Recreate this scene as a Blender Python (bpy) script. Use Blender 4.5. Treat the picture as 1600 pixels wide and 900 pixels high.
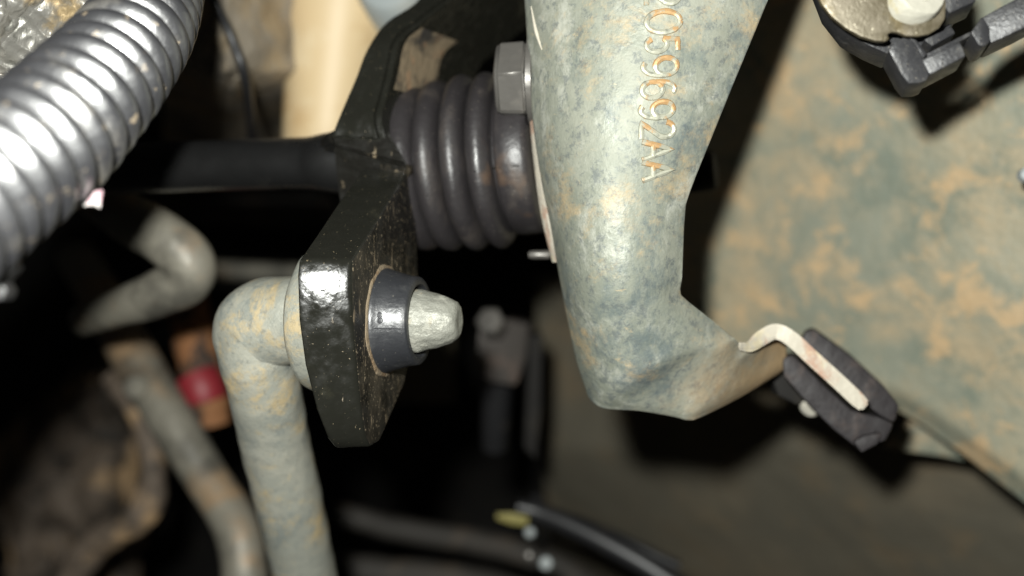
import bpy, bmesh, math, random
from mathutils import Vector, noise, Matrix
from mathutils.bvhtree import BVHTree
random.seed(7)
S = bpy.context.scene
COL = S.collection
for o in list(bpy.data.objects): bpy.data.objects.remove(o)

# ------------------------------------------------------------------ camera
K = 0.9/1600.0                      # tangent per photo pixel (40 mm lens on a 36 mm sensor)
cd = bpy.data.cameras.new('camera'); cam = bpy.data.objects.new('camera', cd); COL.objects.link(cam)
cam.location = (0, 0, 0); cam.rotation_euler = (math.radians(90), 0, 0)
cd.lens = 40; cd.sensor_width = 36; cd.clip_start = 0.004; cd.clip_end = 20
cd.dof.use_dof = True; cd.dof.focus_distance = 0.199; cd.dof.aperture_fstop = 7.6
S.camera = cam
S.render.resolution_x = 1024; S.render.resolution_y = 576

# ------------------------------------------------------------------ light: the camera's flash + a faint even ambient
w = bpy.data.worlds.new('World'); S.world = w; w.use_nodes = True
w.node_tree.nodes['Background'].inputs[0].default_value = (1.0, .96, .9, 1)
w.node_tree.nodes['Background'].inputs[1].default_value = 0.008
fl = bpy.data.lights.new('camera_flash', 'POINT'); fl.energy = 4.8; fl.color = (.985, 1, .95); fl.shadow_soft_size = 0.005
fo = bpy.data.objects.new('camera_flash', fl); COL.objects.link(fo); fo.location = (-0.0155, -0.004, 0.0245)
S.view_settings.view_transform = 'Standard'; S.view_settings.look = 'None'
S.view_settings.exposure = 0; S.view_settings.gamma = 1

def P(px, py, d):
    return Vector(((px-800)*K*d, d, -(py-450)*K*d))

# ------------------------------------------------------------------ materials
def mat(name, base, layers=(), rough=.5, metal=0.0, spec=.5, bump=(), rvar=None, coat=0, nr=.62):
    """layers: (scale, detail, lo, hi, colour, (sx,sy,sz), amount, distortion)"""
    m = bpy.data.materials.new(name); m.use_nodes = True
    nt = m.node_tree; N = nt.nodes; L = nt.links
    b = N['Principled BSDF']
    tc = N.new('ShaderNodeTexCoord')
    def mapped(sc=(1, 1, 1), off=0):
        mp = N.new('ShaderNodeMapping'); mp.inputs['Scale'].default_value = sc
        mp.inputs['Location'].default_value = (off, off*1.7, off*.6)
        L.new(tc.outputs['Object'], mp.inputs['Vector']); return mp.outputs[0]
    def nz(scale, det, sc, off, dist=0.0, rgh=.55):
        n = N.new('ShaderNodeTexNoise'); n.inputs['Scale'].default_value = scale
        n.inputs['Detail'].default_value = det; n.inputs['Roughness'].default_value = rgh
        n.inputs['Distortion'].default_value = dist
        L.new(mapped(sc, off), n.inputs['Vector']); return n.outputs['Fac']
    rgb = N.new('ShaderNodeRGB'); rgb.outputs[0].default_value = (*base, 1)
    cur = rgb.outputs[0]
    masks = []
    for i, l in enumerate(layers):
        sc, det, lo, hi, colr = l[:5]
        st = l[5] if len(l) > 5 else (1, 1, 1); amt = l[6] if len(l) > 6 else 1.0; dist = l[7] if len(l) > 7 else 0
        mr = N.new('ShaderNodeMapRange'); mr.interpolation_type = 'SMOOTHSTEP'
        mr.inputs[1].default_value = lo; mr.inputs[2].default_value = hi; mr.inputs[4].default_value = amt
        L.new(nz(sc, det, st, i*3.1+.7, dist, nr), mr.inputs[0])
        mx = N.new('ShaderNodeMix'); mx.data_type = 'RGBA'
        L.new(mr.outputs[0], mx.inputs['Factor']); L.new(cur, mx.inputs['A']); mx.inputs['B'].default_value = (*colr, 1)
        cur = mx.outputs['Result']; masks.append(mr.outputs[0])
    L.new(cur, b.inputs['Base Color'])
    b.inputs['Metallic'].default_value = metal; b.inputs['Specular IOR Level'].default_value = spec
    b.inputs['Roughness'].default_value = rough
    if coat: b.inputs['Coat Weight'].default_value = coat; b.inputs['Coat Roughness'].default_value = .38
    if rvar:
        sc, lo, hi = rvar
        mr = N.new('ShaderNodeMapRange'); mr.inputs[1].default_value = .35; mr.inputs[2].default_value = .65
        mr.inputs[3].default_value = lo; mr.inputs[4].default_value = hi
        L.new(nz(sc, 6, (1, 1, 1), 11.3), mr.inputs[0]); out = mr.outputs[0]
        if masks and rough > 0:
            for mk in masks[:2]:
                a = N.new('ShaderNodeMix'); a.data_type = 'FLOAT'
                L.new(mk, a.inputs['Factor']); L.new(out, a.inputs['A']); a.inputs['B'].default_value = max(hi, .6)
                out = a.outputs['Result']
        L.new(out, b.inputs['Roughness'])
    prev = None
    for i, (sc, dist, st) in enumerate(bump):
        bp = N.new('ShaderNodeBump'); bp.inputs['Distance'].default_value = dist; bp.inputs['Strength'].default_value = 1
        L.new(nz(sc, 4, st, 20+i*2.3), bp.inputs['Height'])
        if prev: L.new(prev, bp.inputs['Normal'])
        prev = bp.outputs[0]
    if prev: L.new(prev, b.inputs['Normal'])
    return m

U = (1, 1, 1)
M_galv = mat('galvanised_steel', (.195, .208, .17), [
    (40, 6, .42, .66, (.27, .275, .225), (1, 1, .8), .8),
    (100, 14, .49, .66, (.40, .405, .35), (1, 1, .8), .8, .2),
    (55, 14, .49, .64, (.105, .13, .13), (1, 1, .7), .85, .2),
    (500, 10, .50, .62, (.075, .09, .10), (1, 1, 1), .55, .2),
    (48, 14, .51, .68, (.44, .32, .17), (1, 1, 1.3), .75, .3),
    (260, 10, .62, .70, (.60, .46, .26), (.5, 1, 1.8), .5, .3)],
    metal=.1, spec=.3, nr=.78, rvar=(140, .36, .6), bump=[(500, .00012, U), (1500, .00008, U)])
def add_stain(m, colr, x0, x1):
    """rusty dust caked on the low tab end"""
    nt = m.node_tree; N = nt.nodes; L = nt.links; b = N['Principled BSDF']
    src = b.inputs['Base Color'].links[0].from_socket
    tc = N.new('ShaderNodeTexCoord'); sp = N.new('ShaderNodeSeparateXYZ'); L.new(tc.outputs['Object'], sp.inputs[0])
    nz = N.new('ShaderNodeTexNoise'); nz.inputs['Scale'].default_value = 90; nz.inputs['Detail'].default_value = 10; nz.inputs['Roughness'].default_value = .7
    L.new(tc.outputs['Object'], nz.inputs['Vector'])
    a = N.new('ShaderNodeMath'); a.operation = 'MULTIPLY_ADD'; a.inputs[1].default_value = .045; L.new(nz.outputs['Fac'], a.inputs[0])
    zz = N.new('ShaderNodeMath'); zz.operation = 'MULTIPLY_ADD'; zz.inputs[1].default_value = -.9; L.new(sp.outputs[2], zz.inputs[0]); L.new(sp.outputs[0], zz.inputs[2])
    L.new(zz.outputs[0], a.inputs[2])
    mr = N.new('ShaderNodeMapRange'); mr.interpolation_type = 'SMOOTHSTEP'; mr.inputs[1].default_value = x0; mr.inputs[2].default_value = x1; mr.inputs[4].default_value = .8
    L.new(a.outputs[0], mr.inputs[0])
    mx = N.new('ShaderNodeMix'); mx.data_type = 'RGBA'; L.new(mr.outputs[0], mx.inputs['Factor']); L.new(src, mx.inputs['A']); mx.inputs['B'].default_value = (*colr, 1)
    L.new(mx.outputs['Result'], b.inputs['Base Color'])
add_stain(M_galv, (.40, .27, .14), .068, .092)
M_rod = mat('zinc_rod_steel', (.28, .285, .245), [
    (50, 8, .44, .64, (.36, .35, .29), U, .8, .2),
    (90, 14, .50, .66, (.155, .18, .175), (1, 1, .7), .8, .2),
    (75, 14, .50, .62, (.47, .36, .19), (1, 1, 1.2), .75, .3),
    (600, 9, .52, .64, (.12, .13, .125), U, .5, .2),
    (420, 9, .60, .68, (.60, .48, .28), (1.8, 1, .35), .7, .2)],
    metal=.15, spec=.7, nr=.78, rvar=(160, .30, .46), bump=[(500, .00013, U), (1800, .00009, U)])
M_tip = mat('rough_cut_steel', (.25, .25, .215), [
    (350, 5, .5, .65, (.38, .375, .32), U, .8), (260, 5, .58, .7, (.26, .24, .18), U, .7),
    (150, 4, .6, .72, (.5, .36, .17), U, .6)],
    metal=.2, rvar=(300, .4, .6), bump=[(700, .0003, U), (2200, .00014, U)])
M_black = mat('gloss_black_paint', (.012, .012, .0095), [
    (75, 6, .58, .74, (.05, .047, .03), U, .5),
    (2300, 2, .70, .75, (.30, .24, .15), U, .7),
    (520, 5, .70, .75, (.30, .25, .19), (1, 1, .35), .75)],
    rvar=(420, .10, .34), spec=.55, bump=[(500, .00010, U), (190, .0002, U)])
M_blackdirt = mat('dusty_black_paint', (.010, .0095, .008), [
    (85, 5, .50, .66, (.16, .115, .065), U, .75),
    (380, 6, .57, .66, (.24, .19, .125), (1.3, 1, .32), .75),
    (1900, 2, .66, .73, (.42, .32, .2), U, .8)],
    rvar=(300, .22, .5), bump=[(500, .0003, U)])
M_blackscr = mat('scratched_black_paint', (.010, .0095, .008), [
    (85, 5, .55, .70, (.07, .055, .035), U, .6),
    (420, 6, .62, .70, (.24, .19, .125), (1.6, 1, .3), .7)],
    rvar=(300, .22, .5), bump=[(500, .0003, U)])
M_face = mat('worn_black_face', (.012, .011, .009), [
    (70, 5, .50, .68, (.055, .045, .03), U, .7),
    (330, 7, .575, .66, (.26, .20, .13), (1, 2.2, .6), .5),
    (1500, 3, .60, .68, (.30, .24, .16), U, .7)],
    rvar=(300, .2, .5), bump=[(450, .0002, U)])
M_rust = mat('dry_mud', (.20, .155, .10), [(300, 5, .45, .65, (.14, .08, .035), U, .8)], rough=.85, bump=[(900, .0004, U)])
M_boot = mat('boot_rubber', (.024, .0215, .0225), [
    (120, 5, .52, .72, (.06, .05, .044), (1, 1, .5), .6),
    (45, 4, .6, .72, (.13, .075, .04), U, .5), (1500, 2, .67, .74, (.15, .13, .11), U, .5)],
    rvar=(200, .34, .46), spec=.6, bump=[(700, .00012, U)])
M_bush = mat('bushing_plastic', (.022, .023, .026), [
    (140, 5, .55, .75, (.065, .065, .065), U, .6), (1900, 2, .68, .74, (.2, .18, .14), U, .5)],
    rvar=(220, .34, .46), spec=.8, bump=[(420, .00012, U), (1500, .00005, U)])
M_hose = mat('grey_loom_plastic', (.034, .034, .038), [
    (90, 5, .56, .7, (.15, .135, .11), U, .6), (400, 6, .62, .70, (.36, .27, .16), U, .7)],
    rvar=(180, .33, .42), spec=1.0, bump=[(500, .00015, U)])
M_hose.node_tree.nodes['Principled BSDF'].inputs['IOR'].default_value = 2.3
M_foil = mat('crumpled_foil', (.27, .26, .235), [
    (110, 5, .52, .66, (.42, .29, .12), U, .7), (200, 5, .55, .66, (.10, .10, .085), U, .7)],
    metal=.5, rvar=(200, .3, .5), bump=[(160, .0010, (1, 1, .4)), (700, .0002, U)])
M_fender = mat('muddy_green_panel', (.225, .235, .182), [
    (15, 4, .40, .64, (.33, .30, .21), U, .8, .2),
    (30, 14, .44, .64, (.42, .325, .20), (1.0, 1, 1.3), .75, .3),
    (40, 14, .48, .62, (.165, .19, .15), (1, 1, 1.2), .85, .2),
    (62, 14, .50, .63, (.54, .37, .20), (1.2, 1, 1.2), .75, .4),
    (500, 8, .54, .70, (.16, .17, .13), U, .45)],
    rough=.55, spec=.45, nr=.72, bump=[(140, .0006, U), (500, .0003, U)])
M_floor = mat('dusty_floor_panel', (.155, .14, .105), [
    (20, 5, .45, .65, (.20, .17, .12), U, .8), (55, 6, .52, .66, (.24, .18, .11), U, .5)],
    rough=.85, spec=.2, bump=[(90, .001, U)])
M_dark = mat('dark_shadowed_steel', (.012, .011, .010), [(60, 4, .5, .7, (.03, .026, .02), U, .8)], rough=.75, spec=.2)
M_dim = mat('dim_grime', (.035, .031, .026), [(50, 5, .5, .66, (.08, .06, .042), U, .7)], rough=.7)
M_brown = mat('rusty_brown_iron', (.13, .10, .075), [(35, 6, .45, .6, (.03, .025, .02), U, .9), (50, 8, .52, .64, (.42, .28, .15), U, .85), (70, 8, .54, .66, (.02, .018, .015), U, .9)],
             rough=.7, spec=.4, bump=[(90, .003, U)])
M_cast = mat('dusty_casting', (.27, .235, .185), [(60, 5, .48, .65, (.36, .27, .16), U, .8), (45, 4, .52, .68, (.09, .08, .065), U, .85)],
             rough=.75, spec=.3, bump=[(120, .0015, U)])
M_cream = mat('cream_painted_metal', (.60, .46, .27), [(45, 4, .48, .66, (.70, .60, .42), U, .8), (45, 6, .50, .68, (.45, .28, .12), U, .8)],
              rough=.5)
M_pipe = mat('dirty_grey_pipe', (.22, .205, .165), [(45, 8, .48, .64, (.33, .21, .11), U, .8), (38, 8, .48, .64, (.07, .066, .055), U, .85)],
             rough=.5, metal=.15, bump=[(200, .0005, U)])
M_bluegrey = mat('blue_grey_metal', (.30, .33, .33), [(60, 4, .5, .7, (.38, .38, .34), U, .6)], rough=.5)
M_orange = mat('orange_fabric_sleeve', (.26, .115, .045), [(130, 5, .50, .58, (.035, .025, .02), (1, 1, .7), .95)], rough=.8, bump=[(300, .0008, U)])
M_red = mat('red_tape', (.23, .018, .025), [(90, 4, .5, .7, (.12, .012, .015), U, .6)], rough=.5)
M_hex = mat('dull_zinc_bolt', (.125, .118, .108), [(120, 4, .5, .7, (.175, .16, .14), U, .6), (200, 4, .6, .7, (.13, .105, .09), U, .6)],
            metal=.4, rvar=(200, .3, .42), bump=[(500, .0001, U)])
M_edge = mat('rust_stained_zinc', (.50, .46, .38), [(130, 5, .5, .63, (.38, .20, .13), (1, 1, .7), .75), (200, 5, .56, .68, (.62, .54, .36), U, .7)],
             rough=.5, metal=.1, bump=[(400, .0003, U)])
M_letter = mat('stamped_edge_zinc', (.40, .40, .32), [(330, 5, .50, .60, (.42, .23, .08), U, .85), (260, 4, .55, .66, (.13, .14, .12), U, .7)],
               metal=.3, rvar=(300, .28, .42), bump=[(900, .0001, U)])
M_brass = mat('brownish_passivated_plate', (.085, .070, .042), [
    (190, 6, .48, .65, (.125, .105, .072), U, .8), (120, 5, .55, .68, (.10, .075, .03), U, .8), (900, 3, .66, .73, (.5, .45, .34), U, .7)],
    metal=.35, rvar=(250, .32, .5), bump=[(420, .00010, U), (1200, .00006, U)])
M_stud = mat('bright_stud_steel', (.52, .50, .42), [(260, 4, .55, .68, (.5, .42, .22), U, .5)], metal=.2, rough=.35, bump=[(500, .0003, U)])
M_plast = mat('charcoal_connector_plastic', (.026, .026, .028), [
    (300, 5, .52, .7, (.075, .073, .07), U, .7), (2400, 2, .66, .72, (.2, .18, .15), U, .6)],
    rvar=(400, .35, .5), spec=.5, bump=[(1500, .0001, U)])
M_clip = mat('clip_rubber', (.026, .023, .024), [(150, 5, .55, .7, (.07, .052, .045), U, .6)], rough=.6, spec=.35, bump=[(300, .0005, U)])
M_white = mat('off_white_fastener', (.55, .52, .44), [(200, 4, .5, .7, (.4, .34, .22), U, .6)], rough=.5)
M_cable = mat('black_cable', (.014, .014, .015), [(120, 4, .6, .7, (.04, .035, .03), U, .7)], rough=.42)
M_yellow = mat('yellow_tag', (.22, .19, .05), [(250, 4, .5, .65, (.2, .2, .05), U, .7)], rough=.6)
M_paper = mat('white_paper_scrap', (.75, .72, .68), [(260, 3, .5, .58, (.55, .2, .3), U, .6)], rough=.7)

# ------------------------------------------------------------------ object helpers
def empty(name, loc, label, cat, group=None):
    o = bpy.data.objects.new(name, None); COL.objects.link(o); o.location = loc; o.empty_display_size = .01
    o['label'] = label; o['category'] = cat
    if group: o['group'] = group
    return o
def link(name, bm, m, parent=None, loc=None, label=None, cat=None, kind=None, smooth=True, angle=35, group=None):
    me = bpy.data.meshes.new(name); 
    bmesh.ops.recalc_face_normals(bm, faces=bm.faces)
    if loc is None:
        loc = Vector((0, 0, 0))
        for v in bm.verts: loc += v.co
        loc /= max(1, len(bm.verts))
    if isinstance(m, (list, tuple)):
        for q in m: me.materials.append(q)
    else: me.materials.append(m)
    bmesh.ops.translate(bm, verts=bm.verts, vec=-Vector(loc))
    bm.to_mesh(me); bm.free()
    for p in me.polygons: p.use_smooth = smooth
    if smooth: me.set_sharp_from_angle(angle=math.radians(angle))
    o = bpy.data.objects.new(name, me); COL.objects.link(o)
    if parent:
        o.parent = parent
        pw = Vector(parent.location)
        q = parent.parent
        while q: pw += Vector(q.location); q = q.parent
        o.location = Vector(loc)-pw
    else: o.location = loc
    if label: o['label'] = label
    if cat: o['category'] = cat
    if kind: o['kind'] = kind
    if group: o['group'] = group
    return o

def cr(pts, n):
    """Catmull-Rom through tuples of any length"""
    out = []; q = [tuple(2*a-b for a, b in zip(pts[0], pts[1]))]+list(pts)+[tuple(2*a-b for a, b in zip(pts[-1], pts[-2]))]
    for i in range(1, len(q)-2):
        for k in range(n):
            t = k/n; r = []
            for a, b, c, d in zip(q[i-1], q[i], q[i+1], q[i+2]):
                r.append(.5*((2*b)+(-a+c)*t+(2*a-5*b+4*c-d)*t*t+(-a+3*b-3*c+d)*t**3))
            out.append(tuple(r))
    out.append(tuple(pts[-1])); return out

def sweep(bm, path, segs=24, rfun=None, cap=True, nz=0.0, nscale=120):
    """path: list of (Vector, radius); circular section, parallel-transport frame"""
    pts = [p for p, r in path]; n = len(pts)
    T = [(pts[min(i+1, n-1)]-pts[max(i-1, 0)]).normalized() for i in range(n)]
    up = Vector((0, -1, 0.01)); a = (up-T[0]*up.dot(T[0])).normalized(); rings = []
    for i in range(n):
        a = (a-T[i]*a.dot(T[i])).normalized(); b = T[i].cross(a)
        ring = []
        for k in range(segs):
            th = 2*math.pi*k/segs; dirv = a*math.cos(th)+b*math.sin(th)
            r = path[i][1]
            p = pts[i]+dirv*r
            if nz: p = p+dirv*nz*noise.noise(p*nscale)
            ring.append(bm.verts.new(p))
        rings.append(ring)
    for i in range(n-1):
        for k in range(segs):
            bm.faces.new((rings[i][k], rings[i][(k+1) % segs], rings[i+1][(k+1) % segs], rings[i+1][k]))
    if cap:
        bm.faces.new(rings[0][::-1]); bm.faces.new(rings[-1])
    return bm
def tube_px(ctrl, segs=20, n=10, **kw):
    """ctrl: (px, py, depth, radius in px)"""
    bm = bmesh.new()
    W = []
    for (x, y, d, r) in ctrl:
        v = P(x, y, d); W.append((v.x, v.y, v.z, r*K*d))
    sm = cr(W, n)
    return sweep(bm, [(Vector(p[:3]), p[3]) for p in sm], segs, **kw)
def lathe(bm, o, a, prof, segs=48, nz=0, nscale=150, rot=0):
    """prof: (s, r) along axis a from o"""
    a = a.normalized(); u = a.cross(Vector((0, 0, 1))).normalized(); v = a.cross(u); rings = []
    for s, r in prof:
        if r < 1e-6: rings.append([bm.verts.new(o+a*s)]); continue
        ring = []
        for k in range(segs):
            th = 2*math.pi*k/segs+rot; dv = u*math.cos(th)+v*math.sin(th); p = o+a*s+dv*r
            if nz: p = p+dv*nz*noise.noise(p*nscale)
            ring.append(bm.verts.new(p))
        rings.append(ring)
    for A, B in zip(rings, rings[1:]):
        if len(A) == 1 and len(B) == 1: continue
        for k in range(segs):
            k2 = (k+1) % segs
            if len(A) == 1: bm.faces.new((A[0], B[k2], B[k]))
            elif len(B) == 1: bm.faces.new((A[k], A[k2], B[0]))
            else: bm.faces.new((A[k], A[k2], B[k2], B[k]))
    for R in (rings[0], rings[-1]):
        if len(R) > 1: bm.faces.new(R)
    return bm
def prism(bm, front, off, bevel=.0004, segs=2):
    """front: list of Vectors, off: Vector or function(p)->Vector giving the back point"""
    f = [bm.verts.new(p) for p in front]
    b = [bm.verts.new(p+(off(p) if callable(off) else off)) for p in front]
    n = len(f); fs = [bm.faces.new(f), bm.faces.new(b[::-1])]
    for i in range(n): fs.append(bm.faces.new((f[i], f[(i+1) % n], b[(i+1) % n], b[i])))
    bmesh.ops.recalc_face_normals(bm, faces=fs)
    if bevel:
        es = list({e for q in fs for e in q.edges if e.calc_face_angle(0) > .5})
        bmesh.ops.bevel(bm, geom=es, offset=bevel, segments=segs, profile=.6, affect='EDGES', clamp_overlap=True)
    return bm
def prism_px(bm, pts, d, thick, bevel=.0004, tilt=None):
    """pixel outline at depth d (number or function of px,py)"""
    fr = [P(x, y, d(x, y) if callable(d) else d) for x, y in pts]
    return prism(bm, fr, thick if isinstance(thick, Vector) else Vector((0, thick, 0)), bevel)
def grid(bm, f, nu, nv, thick=0, tdir=Vector((0, 1, 0))):
    G = [[bm.verts.new(f(i/nu, j/nv)) for i in range(nu+1)] for j in range(nv+1)]
    for j in range(nv):
        for i in range(nu): bm.faces.new((G[j][i], G[j][i+1], G[j+1][i+1], G[j+1][i]))
    if thick:
        bm.normal_update()
        B = [[bm.verts.new(G[j][i].co+tdir*thick) for i in range(nu+1)] for j in range(nv+1)]
        for j in range(nv):
            for i in range(nu): bm.faces.new((B[j][i], B[j+1][i], B[j+1][i+1], B[j][i+1]))
        for i in range(nu):
            bm.faces.new((G[0][i], B[0][i], B[0][i+1], G[0][i+1])); bm.faces.new((G[nv][i], G[nv][i+1], B[nv][i+1], B[nv][i]))
        for j in range(nv):
            bm.faces.new((G[j][0], G[j+1][0], B[j+1][0], B[j][0])); bm.faces.new((G[j][nu], B[j][nu], B[j+1][nu], G[j+1][nu]))
    return bm
def interp(tab, x):
    if x <= tab[0][0]: return tab[0][1]
    for (a, u), (b, v) in zip(tab, tab[1:]):
        if x <= b: return u+(v-u)*(x-a)/(b-a)
    return tab[-1][1]
def sst(a, b, x):
    t = max(0, min(1, (x-a)/(b-a))); return t*t*(3-2*t)

# ================================================================== SETTING: the dark bay, floor panel
def inv_floor(x, y): return max(1.3, 2.62+(x-1300)*.00125-max(0, y-700)*.0013)
bm = bmesh.new()
def ff(u, v):
    y = 430+v*700; xl = 838+max(0, y-620)*.10; x = xl+u*(1860-xl); p = P(x, y, 1/inv_floor(x, y)); p.y += .004*noise.noise(p*14)+.001*noise.noise(p*60); return p
grid(bm, ff, 80, 50, .002)
link('floor_panel', bm, M_floor, kind='structure')
bm = bmesh.new(); grid(bm, lambda u, v: P(560+u*150, 520+v*110, .43+.05*(1-u)+.01*noise.noise(Vector((u*4, v*3, 2)))), 20, 14, .004)
link('lit_floor_patch', bm, M_floor, None, label='faint blurred grey green lit floor patch just below the tapered bushing', cat='floor patch')  # lit floor patch as an added piece; shaded floor around it left out
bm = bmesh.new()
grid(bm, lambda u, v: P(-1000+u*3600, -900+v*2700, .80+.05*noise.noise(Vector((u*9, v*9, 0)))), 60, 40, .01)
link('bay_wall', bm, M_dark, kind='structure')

# ---- inner wing panel on the right
edge = [(960, 555), (1180, 585), (1330, 628), (1400, 640), (1440, 662), (1500, 705), (1600, 783), (1750, 900)]
def inv_fender(x, y): return 3.22+(x-1100)*.0014-(y-300)*.0004
bm = bmesh.new()
def fen(u, v):
    x = 955+u*790; b = interp(edge, x); y = -130+v*(b+130)
    d = 1/inv_fender(x, y)
    d += .0016*noise.noise(Vector((x*.006, y*.006, 1)))
    d += .004*sst(.955, 1.0, v)                              # rolled lower lip
    return P(x, y, d)
grid(bm, fen, 110, 90, .0018)
t = empty('wing_panel', P(1500, 400, .26), 'big mud-stained green inner wing panel filling the right side', 'body panel')
link('panel_sheet', bm, M_fender, t)
bm = bmesh.new()
prism_px(bm, [(1380, 700), (1425, 655), (1450, 662), (1520, 722), (1470, 712)], .305, .002, .0003)
link('rusty_lip', bm, M_fender, t)
bm = bmesh.new(); lathe(bm, P(1606, 272, .2335), Vector((-.1, -1, .1)), [(-.002, .0016), (.0002, .0015), (.0006, .0010), (.0008, 0)], 16)
link('plug', bm, M_bluegrey, t)

# ================================================================== BIG STAMPED BRACKET with part number
rowsL = [(812, -90, .206), (820, 0, .205), (826, 90, .205), (833, 190, .205), (847, 285, .206), (860, 350, .2065), (874, 430, .207), (880, 462, .2075), (885, 490, .208), (900, 560, .210),
         (914, 604, .2115), (920, 621, .2120), (932, 633, .2123), (952, 639, .2128), (1000, 642, .2140), (1052, 651, .2158), (1074, 656, .2165), (1094, 652, .2175), (1150, 624, .223), (1200, 594, .229), (1228, 576, .233)]
rowsR = [(1236, -90, .197), (1200, 0, .1975), (1163, 90, .198), (1120, 195, .199), (1078, 300, .200), (1070, 340, .201), (1066, 425, .2025), (1063, 455, .204), (1072, 468, .2055), (1112, 500, .209),
         (1128, 513, .211), (1134, 518, .2115), (1139, 522, .212), (1144, 526, .2125), (1149, 530, .213), (1158, 540, .216), (1168, 541, .218), (1176, 538, .219), (1192, 529, .222), (1212, 521, .228), (1230, 530, .233)]
NV = len(rowsL)-1
def crt(tab, v):
    x = v*NV; i = min(int(x), NV-1); t = x-i
    g = lambda k: tab[max(0, min(NV, k))]
    out = []
    for a, b, c, d in zip(g(i-1), g(i), g(i+1), g(i+2)):
        out.append(.5*((2*b)+(-a+c)*t+(2*a-5*b+4*c-d)*t*t+(-a+3*b-3*c+d)*t**3))
    return out
NU_, NV_ = 130, 300
def brk0(u, v):
    l = crt(rowsL, v); r = crt(rowsR, v); lo = sst(.52, .72, v)
    x = l[0]+(r[0]-l[0])*u; y = l[1]+(r[1]-l[1])*u; d = l[2]+(r[2]-l[2])*u
    # domed front: left side rolls away, right side falls off a little
    wl = .34; tt = max(0, (wl-u)/wl); d += .0095*(1-math.sqrt(max(0, 1-tt**2*.98)))*(1-lo*.75)
    tr = max(0, (u-.80)/.20); d += .0035*tr**2.2*(1-lo*.4)
    d -= .0045*math.sin(math.pi*min(1, u*1.1))*(1-lo)
    return [x, y, d]
GB = [[brk0(i/NU_, j/NV_) for i in range(NU_+1)] for j in range(NV_+1)]
for _ in range(60):                                          # the pressing has soft folds: relax the surface, keep its outline
    for j in range(1, NV_):
        for i in range(1, NU_):
            a = GB[j][i]
            for c in range(3): a[c] = .2*a[c]+.3*(GB[j-1][i][c]+GB[j+1][i][c])+.1*(GB[j][i-1][c]+GB[j][i+1][c])
def brk(u, v):
    x, y, d = GB[round(v*NV_)][round(u*NU_)]
    p = P(x, y, d); p.y += .0003*noise.noise(p*60)+.00012*noise.noise(p*220); return p
bm = bmesh.new(); grid(bm, brk, NU_, NV_, .0022)
bm.normal_update(); bvh = BVHTree.FromBMesh(bm)
br = empty('stamped_bracket', P(1000, 350, .2), 'large galvanised stamped steel bracket with part number and rust stains', 'bracket')
link('bracket_body', bm, M_galv, br, angle=60, loc=Vector((0, 0, 0)))
# curled sheet edge on the tab
ed = [(1154, 541, .2155), (1172, 541, .2178), (1190, 528, .2205), (1212, 518, .2215), (1236, 529, .2215), (1270, 560, .222), (1312, 598, .2225), (1352, 636, .223)]
es = cr(ed, 8)
bm = bmesh.new(); secs = []
for i, (x, y, d) in enumerate(es):
    a = es[max(0, i-1)]; b = es[min(len(es)-1, i+1)]
    tx, ty = b[0]-a[0], b[1]-a[1]; L_ = math.hypot(tx, ty); nx, ny = -ty/L_, tx/L_
    h = (6+6*sst(0, .3, i/len(es)))*(1-.25*sst(.93, 1, i/len(es)))
    dep = .004+.014*sst(.25, .6, i/len(es))
    secs.append([bm.verts.new(q) for q in (P(x-nx*h, y-ny*h, d), P(x+nx*h, y+ny*h, d), P(x+nx*h, y+ny*h, d+dep), P(x-nx*h, y-ny*h, d+dep))])
for A, B in zip(secs, secs[1:]):
    for k in range(4): bm.faces.new((A[k], A[(k+1) % 4], B[(k+1) % 4], B[k]))
bm.faces.new(secs[0]); bm.faces.new(secs[-1][::-1])
bmesh.ops.recalc_face_normals(bm, faces=bm.faces)
bmesh.ops.bevel(bm, geom=[e for e in bm.edges if e.calc_face_angle(0) > .8], offset=.0004, segments=2, affect='EDGES')
link('tab_edge', bm, M_edge, br)
# backing flange on the left
bm = bmesh.new()
lf = [(826, 120, .2185), (829, 160, .2185), (833, 215, .218), (840, 280, .218), (850, 345, .218), (866, 410, .2185)]
lfs = cr(lf, 8)
def flf(u, v):
    x, y, d = lfs[min(len(lfs)-1, int(round(v*(len(lfs)-1))))]
    return P(x+u*26-3, y, d-.003*math.sin(u*2.2))
grid(bm, flf, 10, len(lfs)-1, .0015)
link('backing_flange', bm, M_edge, br)
# stamped lettering: thin raised strokes laid on the curved face
def arc(cx, cy, rx, ry, a0, a1, n=10):
    return [(cx+rx*math.cos(math.radians(a0+(a1-a0)*k/n)), cy+ry*math.sin(math.radians(a0+(a1-a0)*k/n))) for k in range(n+1)]
GL = {
 '0': [arc(.5, .5, .46, .5, 90, 450, 22)],
 '5': [[(.88, 1), (.2, 1), (.12, .56)]+arc(.48, .33, .42, .33, 125, -150, 14)],
 '2': [arc(.5, .72, .42, .28, 170, -35, 12)+[(.06, 0), (.96, 0)]],
 '9': [arc(.5, .68, .42, .32, 0, 360, 18), arc(.5, .5, .42, .5, 15, -120, 12)],
 '6': [arc(.5, .32, .42, .32, 0, 360, 18), arc(.5, .5, .42, .5, 195, 60, 12)],
 'A': [[(.0, 0), (.5, 1), (1, 0)], [(.2, .38), (.8, .38)]],
}
def onface(x, y):
    dr = P(x, y, 1).normalized(); h = bvh.ray_cast(Vector((0, 0, 0)), dr)
    return (h[0], h[1]) if h[0] else (P(x, y, .2), Vector((0, -1, 0)))
chars = [('5', -53, -28, 1012, 50), ('2', -21, 8, 1010, 52), ('0', 16, 52, 1010, 53), ('5', 57, 83, 1010, 49), ('9', 88, 120, 1005, 53), ('6', 125, 155, 1003, 51),
         ('9', 157, 186, 1001, 51), ('2', 189, 217, 1002, 51), ('A', 220, 249, 1003, 47), ('A', 252, 281, 1003, 47)]
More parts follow.
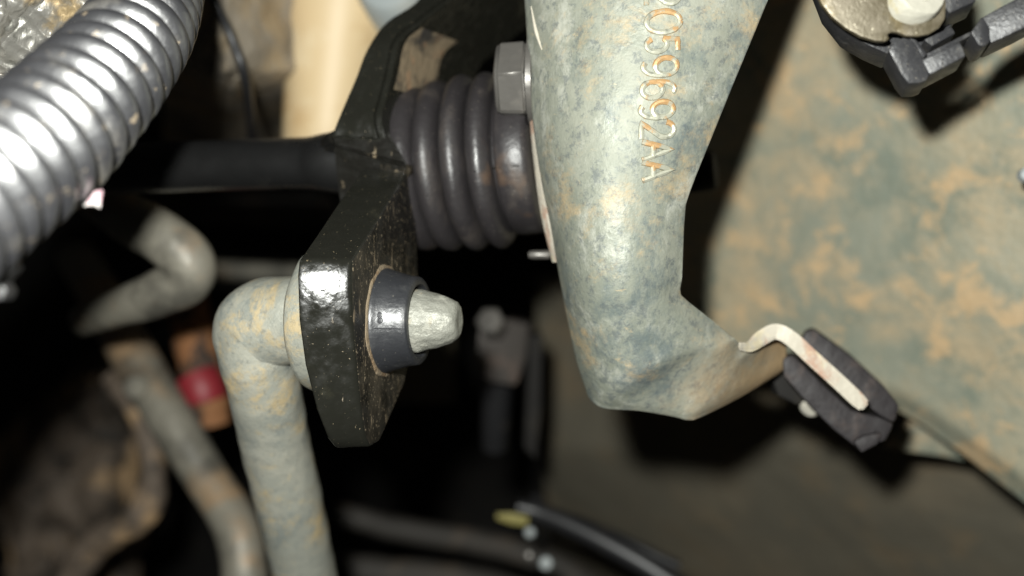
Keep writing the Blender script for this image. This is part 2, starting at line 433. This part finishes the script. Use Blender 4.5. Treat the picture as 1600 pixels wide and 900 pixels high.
for ch, y0, y1, x0, h in chars:
    bm = bmesh.new()
    for st in GL[ch]:
        pts = []
        for (ax, ay), (bx, by) in zip(st, st[1:]):
            for k in range(4): pts.append((ax+(bx-ax)*k/4, ay+(by-ay)*k/4))
        pts.append(st[-1])
        path = []
        for gx, gy in pts:
            co, nn = onface(x0+gy*h, y0+gx*(y1-y0)-(gy-.5)*3)
            if nn.y > 0: nn = -nn
            path.append((co-nn*.00010, .00055+.00012*noise.noise(co*900)))
        sweep(bm, path, 8)
    link('stamped_character', bm, M_letter, br)
# thin pale bead standing in for the highlight along the top left rolled edge
bm = bmesh.new()
for seg in ([(824, 10), (828, 30), (832, 48), (837, 66), (841, 78)],):
    path = []
    for k, (x, y, _) in enumerate(cr([(a, b, 0) for a, b in seg], 6)):
        co, nn = onface(x+6, y)
        if nn.y > 0: nn = -nn
        path.append((co, .00042-.0003*abs(len(path)/12-1)))
    sweep(bm, path, 8)
link('edge_highlight', bm, M_edge, br)

# ================================================================== BLACK LEVER BRACKET
ta = .25; ca = math.cos(math.atan(ta)); sa = math.sin(math.atan(ta))
x0 = (550-800)*K*.195; y0 = .195
def lugpt(px, py):
    t_ = (px-800)*K; y = (-x0+y0*ta)/(ta-t_) if False else (x0-y0*ta)/(t_-ta)
    return P(px, py, y)
AX = Vector((ca, -sa, 0))                                # the axis through the lug, bushing and rod
lv = empty('lever_bracket', P(560, 450, .21), 'glossy black painted steel lever bracket with angular lug', 'bracket')
out = [(640, 263), (606, 316), (578, 363), (551, 406), (549, 430), (551, 500), (557, 570), (564, 640), (571, 684), (579, 699), (594, 690), (612, 648), (632, 600), (645, 545), (653, 480), (654, 420), (650, 340), (645, 285)]
bm = bmesh.new()
lug_z = P(550, 520, .195).z
def lug_back(p):
    k = max(0, min(1, (lug_z-p.z)/.02)); k = k**1.7; return Vector((-.0091+.0028*k, -.0012, 0))
prism(bm, [lugpt(*q) for q in out], lug_back, .0008, 3)
bm.normal_update()
for f in bm.faces:
    if f.normal.dot(AX) > .9: f.material_index = 1
link('lug_plate', bm, [M_black, M_face], lv, angle=40)
# mud ring round the bushing
C = lugpt(603, 501)
bm = bmesh.new(); lathe(bm, C, AX, [(-.001, .0106), (.0001, .0104), (.0003, .0100), (.0002, .009)], 64, nz=.0006, nscale=300)
link('mud_ring', bm, M_rust, lv)
# upper arm: bent bar, narrow edge to the camera, wide face turned right
arm = [(690, -90, 790, -90, .240), (655, -8, 722, -20, .236), (600, 32, 655, 34, .231), (570, 75, 622, 62, .228), (553, 118, 610, 110, .226), (537, 155, 600, 150, .224),
       (520, 196, 592, 182, .222), (515, 214, 600, 222, .2215)]
arms = cr(arm, 6)
def bar(bm, st, back, bev=.0007):
    rows = []
    for (lx, ly, rx, ry, d) in st:
        A = P(lx, ly, d); B = P(rx, ry, d-.0012)
        rows.append([bm.verts.new(q) for q in (A, B, B+back, A+back)])
    for A, B in zip(rows, rows[1:]):
        for k in range(4): bm.faces.new((A[k], A[(k+1) % 4], B[(k+1) % 4], B[k]))
    bm.faces.new(rows[0]); bm.faces.new(rows[-1][::-1])
    bmesh.ops.recalc_face_normals(bm, faces=bm.faces)
    if bev: bmesh.ops.bevel(bm, geom=[e for e in bm.edges if e.calc_face_angle(0) > .7], offset=bev, segments=2, affect='EDGES')
    return bm
bm = bmesh.new(); bar(bm, arms, Vector((.0155, .040, .002)), .0011)
link('upper_arm', bm, M_black, lv, angle=40)
bm = bmesh.new(); bar(bm, [(515, 206, 592, 179, .2246), (516, 216, 614, 214, .2228), (519, 226, 641, 262, .2206)], Vector((-.005, .012, 0)), .0007)
link('shoulder', bm, M_blackscr, lv, angle=40)
bm = bmesh.new(); bar(bm, [(519, 224, 641, 258, .2214), (525, 280, 630, 300, .2265), (532, 332, 620, 345, .230)], Vector((.004, .014, 0)), .0006)
link('joggle_plate', bm, M_blackscr, lv, angle=30)
# dusty skin on the side face of the arm
bm = bmesh.new()
def dust(u, v):
    a = arms[int(round(((.32+.34*v))*(len(arms)-1)))]
    B = P(a[2], a[3], a[4]-.0012); return B+Vector((.0155, .040, .002))*(.06+.42*u)+Vector((.0004, -.0002, 0))
grid(bm, dust, 10, 26, .0003)
link('dust_patch', bm, mat('caked_dust', (.19, .145, .09), [(90, 5, .44, .62, (.020, .018, .016), U, .97, .5), (260, 5, .55, .66, (.30, .17, .09), U, .5)], rough=.8, bump=[(500, .0004, U)]), lv)

# ---- black shaft into the bracket
bm = tube_px([(20, 268, .255, 40), (200, 263, .25, 40), (360, 258, .243, 40), (440, 256, .239, 40), (485, 255, .237, 41), (512, 254, .2355, 46), (545, 254, .235, 52)], 32, 10, nz=.0001)
link('black_shaft', bm, mat('satin_black_shaft', (.009, .009, .009), [(60, 5, .6, .75, (.03, .028, .024), U, .6)], rvar=(150, .25, .38), spec=.6), None, label='glossy black round shaft running left behind the corrugated hose', cat='shaft')

# ================================================================== GALVANISED ROD
rd = empty('bent_rod', P(440, 700, .235), 'thick galvanised steel rod with right angle elbow entering the black lug', 'rod')
pts = [C+AX*.004, C-AX*.004, C-AX*.0125, C-AX*.0185]
W = [(p.x, p.y, p.z, .0082 if i < 3 else .0083) for i, p in enumerate(pts)]
for (x, y, d, r) in [(409, 512, .2183, 73), (402, 553, .2195, 62), (412, 605, .2235, 57), (432, 700, .234, 54), (457, 810, .2455, 51.5), (487, 950, .262, 48)]:
    v = P(x, y, d); W.append((v.x, v.y, v.z, r*K*d))
sm = cr(W, 10)
bm = bmesh.new(); sweep(bm, [(Vector(p[:3]), p[3]) for p in sm], 48, nz=.00022, nscale=260)
link('rod_shaft', bm, M_rod, rd)
bm = bmesh.new(); lathe(bm, C-AX*.0092, -AX, [(-.001, .0136), (.0038, .0136), (.0050, .0131), (.0060, .0116), (.0068, .0094), (.0070, .0075)], 64, nz=.0003, nscale=220)
link('rod_collar', bm, M_rod, rd)
bm = bmesh.new(); lathe(bm, C, AX, [(.003, .0060), (.0068, .0058), (.0085, .0053), (.0100, .0049), (.0115, .0045), (.0128, .0039), (.0137, .0034), (.0141, .0027), (.01425, .0018), (.0141, .0008), (.0140, 0)], 96, nz=.0004, nscale=600)
link('rod_tip', bm, M_tip, rd, angle=60)
# ---- bushing
bs = empty('tapered_bushing', C, 'dark grey tapered plastic bushing round the rod tip, with dirt at its foot', 'bushing')
bm = bmesh.new(); lathe(bm, C, AX, [(-.001, .0095), (.0001, .0098), (.0007, .0097), (.0010, .0094), (.0050, .00835), (.0064, .00815), (.0067, .0078), (.0067, .0068), (.0060, .0063), (.004, .0062)], 72)
link('bushing_sleeve', bm, M_bush, bs, angle=50)
bm = bmesh.new()
V_ = lambda th, s, r: C+AX*s+(AX.cross(Vector((0, 0, 1))).normalized()*math.cos(th)+Vector((0, 0, 1))*math.sin(th))*r
sg = 1 if V_(0, 0, 1).y < C.y else -1
def rim(th, s, r): return C+AX*s+(AX.cross(Vector((0, 0, 1))).normalized()*sg*math.cos(th)+Vector((0, 0, 1))*math.sin(th))*r
sweep(bm, [(rim(-.12-.02*k/8, .0012+.0046*k/8, .00937-.00100*k/8), .00009) for k in range(9)], 6)
link('mould_line', bm, M_bush, bs)
bm = bmesh.new()
for th, s in ((.14, .0021), (.03, .0022)):
    lathe(bm, rim(th, s, .00912), (rim(th, s, 1)-rim(th, s, 0)), [(-.0003, .0006), (.00006, .00055), (.00012, .0003), (.0001, 0)], 12)
link('moulded_dot', bm, M_bush, bs)

# ================================================================== RUBBER BOOT
BA = Vector((.97, -.215, .072)).normalized(); B0 = P(716, 257, .2375)
prof = [(-.0160, .012), (-.0140, .0145)]
crests = [(-.0082, .0170), (-.0028, .0176), (.0026, .0180), (.0079, .0179)]
vall = [(-.0128, .0142), (-.0055, .0150), (.0010, .0153), (.0075, .0148)]
def crest(s, r, hw, base):
    return [(s+hw*math.sin(t), base+(r-base)*math.cos(t)) for t in [math.radians(a) for a in range(-80, 81, 16)]]
for (s, r), hw in zip(crests, (.0029, .0026, .0025, .0025)): prof += crest(s, r+.0003, hw, .0146)+[(s+hw+.0002, .0136)]
prof += [(.0109, .0137), (.0112, .0150), (.0117, .0155), (.0135, .0157), (.0165, .0156), (.0175, .0150), (.0180, .012)]
bt = empty('rubber_boot', B0, 'dark ribbed rubber bellows boot between the black arm and galvanised bracket', 'rubber boot')
bm = bmesh.new(); lathe(bm, B0, BA, prof, 96, nz=.0003, nscale=90)
link('bellows', bm, M_boot, bt, angle=50)
bm = bmesh.new(); u_ = BA.cross(Vector((0, 0, 1))).normalized(); v_ = BA.cross(u_)
def bp(th, s, r):
    d1 = u_*math.cos(th)+v_*math.sin(th)
    return B0+BA*s+d1*r
sg2 = 0 if bp(0, 0, 1).y < B0.y else math.pi
sgn = 1 if bp(sg2+.3, 0, 1).z < bp(sg2, 0, 1).z else -1
sweep(bm, [(bp(sg2+sgn*.22, s, r+.00004), .00014) for s, r in [(.0058, .0158), (.0066, .0173), (.0079, .0182), (.0093, .0173), (.0104, .0146), (.0113, .0151), (.0120, .0155), (.0160, .0157)]], 6)
link('mould_seam', bm, M_dark, bt)
# light bolt end under the boot
bm = bmesh.new(); lathe(bm, P(834, 398, .235), Vector((1, -.1, .0)), [(-.001, .0007), (0, .0009), (.003, .0009), (.0034, .0007)], 12)
link('clamp_screw', bm, M_hex, None, label='small pale screw end just below the rubber boot', cat='screw')
# ---- hex bolt head
hb = empty('hex_bolt', P(806, 127, .207), 'dull grey hex bolt head above the boot at the bracket edge', 'bolt')
bm = bmesh.new(); HO = P(777, 127, .221); HA = Vector((1, -.13, 0.0)).normalized()
lathe(bm, HO, HA, [(0, .0066), (.0007, .0077), (.0060, .0079)], 6, rot=0)
bmesh.ops.recalc_face_normals(bm, faces=bm.faces)
bmesh.ops.bevel(bm, geom=list(bm.edges), offset=.00045, segments=3, affect='EDGES')
link('bolt_head', bm, M_hex, hb, angle=50)
bm = bmesh.new(); lathe(bm, HO+HA*.0058, HA, [(.0004, .0066), (.0006, .0086), (.0016, .0086), (.0024, .0068)], 40)
link('washer', bm, M_hex, hb)

# ================================================================== CORRUGATED HOSE
hc = [(-260, 500, .128, 138), (-90, 340, .146, 126), (62, 222, .164, 112), (146, 138, .177, 99), (212, 56, .192, 86), (236, 0, .206, 79), (244, -60, .220, 74), (244, -150, .240, 70)]
Wh = []
for (x, y, d, r) in hc:
    v = P(x, y, d); Wh.append((v.x, v.y, v.z, r*K*d))
sm = [(Vector(p[:3]), p[3]) for p in cr(Wh, 60)]
acc = 0; path = []; pitch = .0046; prev = sm[0][0]; nxt = 0
for p, r in sm:
    acc += (p-prev).length; prev = p
    if acc >= nxt:
        ph = (acc/pitch) % 1.0
        c = abs(math.cos(math.pi*ph)); c = c**.8          # broad rounded crests, narrow grooves
        path.append((p, r*(.775+.225*c))); nxt += pitch/18
bm = bmesh.new(); sweep(bm, path, 72, nz=.00012, nscale=150)
hs = empty('corrugated_hose', P(75, 213, .14), 'large grey corrugated conduit crossing the upper left corner', 'conduit')
link('ribbed_tube', bm, M_hose, hs, angle=60)
bm = bmesh.new(); prism_px(bm, [(131, 322), (148, 299), (160, 297), (158, 310), (156, 325), (147, 320)], lambda x, y: .163-(x-131)*.00006, .0002, 0)
link('paper_scrap', bm, M_paper, None, label='tiny torn white and pink paper scrap below the corrugated hose', cat='paper scrap')
# ---- foil
bm = bmesh.new()
def foil(u, v):
    x = -120+u*290-v*60; y = -100+v*280; p = P(x, y, .205)
    q = p*55
    rdg = 0; a = 1
    for k in range(4):
        rdg += a*(1-abs(noise.noise(q+Vector((k*5, 3, 1))))*2.4); q = q*2.05; a *= .5
    w_ = noise.noise_vector(p*70)
    p += Vector((w_.x*.003, 0, w_.z*.003)); p.y -= .0042*rdg; return p
grid(bm, foil, 230, 200, .0004)
link('foil_wrap', bm, M_foil, None, label='crumpled dirty foil heat wrap behind the corrugated hose in the corner', cat='foil wrap')

# ================================================================== CONNECTOR top right
cn = empty('plug_connector', P(1480, 60, .2), 'charcoal plastic plug connector below the round bronze plate', 'connector')
T = Vector((.0015, .008, -.001))
bm = bmesh.new(); prism_px(bm, [(1270, -40), (1290, 12), (1320, 50), (1355, 70), (1386, 84), (1400, 78), (1440, 72), (1475, 58), (1500, 20), (1500, -60), (1270, -60)], .18942, T, .0005)
link('connector_body', bm, M_plast, cn)
bm = bmesh.new(); prism_px(bm, [(1388, 78), (1397, 64), (1412, 58), (1428, 62), (1441, 84), (1453, 116), (1448, 126), (1436, 130), (1420, 131), (1409, 117), (1400, 100)], .1829, T, .0005)
link('latch_block', bm, M_plast, cn)
bm = bmesh.new(); prism_px(bm, [(1440, 93), (1500, 64), (1510, 87), (1453, 117)], lambda x, y: .1829-.00002*(x-1440), T, .0004)
link('latch_bar', bm, M_plast, cn)
bm = bmesh.new(); prism_px(bm, [(1443, 62), (1487, 41), (1493, 52), (1457, 72)], .18523, T, .0003)
link('latch_rib', bm, M_plast, cn)
bm = bmesh.new(); prism_px(bm, [(1420, 58), (1432, 62), (1449, 84), (1443, 92), (1436, 80)], .18383, T, .0003)
link('latch_rib', bm, M_plast, cn)
bm = bmesh.new(); prism_px(bm, [(1443, 86), (1516, 49), (1521, 53), (1448, 93)], .18569, T, .0002)
link('latch_slot', bm, M_plast, cn)
bm = bmesh.new(); prism_px(bm, [(1517, 50), (1535, 24), (1547, 42), (1547, 66), (1538, 73), (1529, 71)], .1843, T, .0005)
link('housing_end', bm, M_plast, cn)
bm = bmesh.new(); prism_px(bm, [(1535, 26), (1575, 4), (1640, -30), (1680, 0), (1600, 44), (1548, 68)], lambda x, y: .18383+.00003*(1600-x), T, .0005)
link('housing', bm, M_plast, cn)
bm = bmesh.new(); prism_px(bm, [(1472, -30), (1535, -30), (1525, 2), (1484, 21), (1474, 8)], .18244, T, .0005)
link('housing_shoulder', bm, M_plast, cn)
pl = empty('bronze_plate', P(1390, 20, .18336), 'round bronze-brown metal plate with notch at the top edge', 'metal plate')
arcL = [(1262, -60), (1270, -25), (1284, 6), (1300, 26), (1322, 44), (1345, 57), (1368, 64), (1384, 65), (1391, 61), (1387, 54), (1394, 50), (1404, 51), (1416, 56), (1434, 57), (1452, 54), (1468, 44), (1477, 30), (1479, 10), (1475, -60)]
bm = bmesh.new(); prism_px(bm, arcL, lambda x, y: .18336-.00001*(x-1380), Vector((0, .0014, 0)), .0004)
link('plate_disc', bm, M_brass, pl)
bm = bmesh.new(); so = P(1436, -8, .18197); lathe(bm, so, Vector((.25, -1, .25)), [(-.003, .0042), (.0004, .0042), (.0010, .0038), (.0011, .0016), (.0006, .0013), (.0005, 0)], 40, nz=.0002, nscale=500)
link('plate_stud', bm, M_stud, pl)

# ================================================================== RUBBER CLIP on the tab
cl = empty('rubber_clip', P(1310, 610, .24), 'dark rubber clip block gripping the pale edge of the bracket tab', 'clip')
bm = bmesh.new(); prism_px(bm, [(1258, 518), (1272, 514), (1330, 556), (1382, 604), (1406, 634), (1398, 662), (1375, 650), (1340, 624), (1300, 584), (1262, 550), (1250, 536)], .232, Vector((.003, .012, 0)), .0012)
link('upper_pad', bm, M_clip, cl)
bm = bmesh.new(); prism_px(bm, [(1222, 560), (1238, 553), (1290, 604), (1330, 640), (1375, 652), (1398, 662), (1384, 690), (1340, 702), (1302, 672), (1262, 632), (1224, 588)], .231, Vector((.003, .012, 0)), .0012)
link('lower_pad', bm, M_clip, cl)
bm = bmesh.new(); prism_px(bm, [(1334, 690), (1352, 680), (1378, 676), (1372, 694), (1346, 708)], .229, Vector((.001, .008, 0)), .0006)
link('pad_foot', bm, M_clip, cl)
bm = bmesh.new(); lathe(bm, P(1272, 628, .243), Vector((-.5, -.35, -.45)), [(-.004, .0022), (.0022, .0022), (.0028, .0017), (.003, 0)], 24)
link('clip_pin', bm, M_white, cl)
bm = bmesh.new(); prism_px(bm, [(1206, 590), (1226, 584), (1262, 622), (1248, 634), (1216, 618)], .24, Vector((0, .008, 0)), .0006)
link('pin_boss', bm, M_dark, cl)
# dim bolt end seen between bracket and wing panel
bm = bmesh.new(); lathe(bm, P(1095, 268, .262), Vector((1, -.3, .1)), [(-.004, .0048), (.0022, .0048), (.0034, .004), (.0036, 0)], 24)
link('stud_end', bm, M_dark, None, label='dim dark stud end poking out right of the galvanised bracket', cat='stud')

# ================================================================== BACKGROUND
bm = tube_px([(545, -120, .30, 88), (530, 0, .30, 82), (520, 120, .302, 74), (512, 235, .304, 66)], 40, 8, nz=.001, nscale=40)
link('cream_post', bm, M_cream, None, label='blurred cream coloured post behind the black arm', cat='post')
bm = bmesh.new(); lathe(bm, P(612, -20, .285), Vector((-.2, -1, .3)), [(-.02, .009), (.001, .0088), (.003, .0075), (.0038, .004), (.004, 0)], 32)
link('round_cap', bm, M_bluegrey, None, label='pale blue grey round cap at the top edge behind the black arm', cat='cap')
bm = bmesh.new()
def cast(u, v):
    x = 255+u*215; y = -100+v*350; d = .262+.03*abs(u-.45)*2+.14*sst(.58, 1, v)+.006*noise.noise(Vector((x*.02, y*.02, 3))); return P(x, y, d)
grid(bm, cast, 40, 50, .01)
link('grey_casting', bm, M_cast, None, label='blurred dusty grey brown casting right of the corrugated hose', cat='casting')
bm = tube_px([(300, -80, .254, 7), (335, 0, .262, 7), (362, 60, .263, 8), (385, 130, .268, 8), (395, 220, .30, 8)], 14, 8)
link('thin_cable', bm, M_cable, None, label='thin dark cable hanging in front of the grey casting', cat='cable')
bm = tube_px([(140, 298, .272, 34), (200, 340, .268, 39), (254, 372, .265, 41), (293, 405, .264, 41), (293, 436, .266, 40), (252, 456, .269, 37), (200, 476, .276, 31), (130, 500, .29, 24)], 28, 10, nz=.0004)
link('hooked_pipe', bm, M_pipe, None, label='blurred grey pipe bent back in a hook left of the elbow', cat='pipe')
pp = empty('long_pipe', P(260, 650, .33), 'long blurred grey pipe running diagonally down the lower left', 'pipe')
bm = tube_px([(120, 400, .38, 30), (165, 475, .36, 33), (212, 560, .345, 36), (262, 650, .335, 36), (315, 735, .33, 34), (358, 800, .325, 35), (378, 860, .32, 36), (386, 960, .318, 37)], 30, 10, nz=.0005, nscale=60)
link('pipe_run', bm, M_pipe, pp)
bm = bmesh.new(); lathe(bm, P(226, 606, .338), Vector((-.1, -1, .1)), [(-.002, .0042), (.006, .0040), (.0074, .003), (.0076, 0)], 24)
link('pipe_boss', bm, M_pipe, pp)
og = empty('wire_sleeve', P(310, 570, .34), 'short orange mottled fabric sleeve with red tape band behind the rod', 'wire sleeve')
bm = tube_px([(292, 470, .36, 30), (302, 530, .355, 34), (318, 600, .35, 32), (334, 665, .35, 26)], 24, 8, nz=.001)
link('sleeve', bm, M_orange, og)
bm = tube_px([(308, 590, .348, 36), (316, 608, .347, 36), (321, 626, .347, 34)], 24, 4)
link('tape_band', bm, M_red, og)
bm = bmesh.new(); bmesh.ops.create_icosphere(bm, subdivisions=5, radius=1)
cc = P(120, 780, .50)
for v in bm.verts:
    n_ = v.co.copy(); k = 1+.30*noise.noise(n_*1.7+Vector((4, 1, 2)))+.16*noise.noise(n_*4.5)+.06*noise.noise(n_*11)
    k += .05*noise.noise(n_*24); v.co = cc+Vector((n_.x*.032*k, n_.y*.03*k, n_.z*.056*k))
link('rusty_casting', bm, M_brown, None, label='dark blurred rusty brown casting in the lower left corner', cat='casting')
bm = tube_px([(170, 590, .375, 16), (215, 640, .37, 20), (240, 720, .37, 22), (222, 800, .37, 26), (150, 850, .375, 26), (100, 920, .38, 26)], 20, 10, nz=.001)
link('curled_pipe', bm, M_brown, None, label='curled brown pipe in front of the rusty casting', cat='pipe')
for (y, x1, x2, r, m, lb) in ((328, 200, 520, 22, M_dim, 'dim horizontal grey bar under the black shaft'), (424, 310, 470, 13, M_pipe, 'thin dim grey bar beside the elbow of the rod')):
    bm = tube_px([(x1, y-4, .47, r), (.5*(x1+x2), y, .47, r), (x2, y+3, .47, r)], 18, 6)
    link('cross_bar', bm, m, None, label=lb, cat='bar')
# strut with bolt, centre background
stt = empty('dark_strut', P(790, 600, .34), 'dim grey clamp block on a dark upright strut right of the rod tip', 'strut')
bm = bmesh.new(); prism_px(bm, [(748, 512), (790, 498), (828, 506), (822, 560), (806, 604), (758, 596), (744, 560)], lambda x, y: .335+.0001*(x-780), Vector((.002, .02, 0)), .0015)
link('clamp_block', bm, mat('dull_grey_paint', (.06, .053, .048), [(90, 5, .5, .65, (.14, .10, .08), U, .7)], rough=.55), stt)
bm = bmesh.new(); lathe(bm, P(768, 506, .33), Vector((-.15, -1, .35)), [(-.004, .0042), (.003, .0042), (.0038, .0034), (.004, 0)], 6)
link('clamp_bolt', bm, M_hex, stt)
bm = tube_px([(778, 590, .35, 24), (774, 660, .355, 23), (772, 700, .358, 20)], 18, 6)
link('strut_rod', bm, M_cable, stt)
bm = bmesh.new(); prism_px(bm, [(826, 525), (848, 520), (846, 640), (838, 720), (818, 700)], .345, Vector((0, .02, 0)), .001)
link('side_strap', bm, M_dark, stt)
# lower cables
cb = empty('cable_bundle', P(930, 840, .33), 'black cable with split end running to the bottom edge', 'cable')
bm = tube_px([(808, 792, .335, 12), (840, 800, .335, 15), (890, 820, .332, 17), (950, 850, .328, 18), (1020, 890, .324, 19), (1100, 945, .32, 19)], 20, 8)
link('main_cable', bm, M_cable, cb)
bm = tube_px([(835, 775, .345, 6), (862, 802, .34, 7), (900, 812, .34, 8), (960, 838, .337, 9), (1060, 885, .335, 9)], 14, 8)
link('thin_cable', bm, M_cable, cb)
bm = bmesh.new(); prism_px(bm, [(776, 803), (800, 802), (826, 808), (824, 822), (798, 819), (776, 811)], .332, Vector((0, .0012, 0)), .0003)
link('yellow_tag', bm, M_yellow, None, label='small yellow tag at the end of the black cable', cat='tag')
for (x, y, r, lb) in ((828, 832, 10, 'small pale fastener just under the yellow tag'), (853, 880, 13, 'lowest pale round fastener near the bottom edge'), (826, 868, 9, 'dull pale fastener between the other two by the bottom edge')):
    bm = bmesh.new(); rr = r*K*.335*.85; lathe(bm, P(x, y, .335), Vector((-.1, -1, .2)), [(-.004, rr*.8), (0, rr), (.001, rr*.8), (.0014, 0)], 16)
    link('fastener', bm, M_hex if r < 10 else M_bluegrey, None, label=lb, cat='fastener', group='pale fasteners under the cable')
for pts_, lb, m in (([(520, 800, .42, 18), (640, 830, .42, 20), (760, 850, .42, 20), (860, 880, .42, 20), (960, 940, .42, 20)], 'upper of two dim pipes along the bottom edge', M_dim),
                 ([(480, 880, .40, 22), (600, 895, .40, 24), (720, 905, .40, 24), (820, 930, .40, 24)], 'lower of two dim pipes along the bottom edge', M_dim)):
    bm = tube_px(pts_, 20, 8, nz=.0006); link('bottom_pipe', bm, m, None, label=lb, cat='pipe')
# clear plastic latch at the left edge
bm = bmesh.new(); prism_px(bm, [(-30, 402), (12, 404), (20, 418), (8, 432), (0, 440), (10, 452), (4, 470), (-30, 470)], .15, Vector((0, .004, 0)), .0006)
link('plastic_latch', bm, M_plast, None, label='small glinting dark plastic latch at the left edge under the hose', cat='latch')
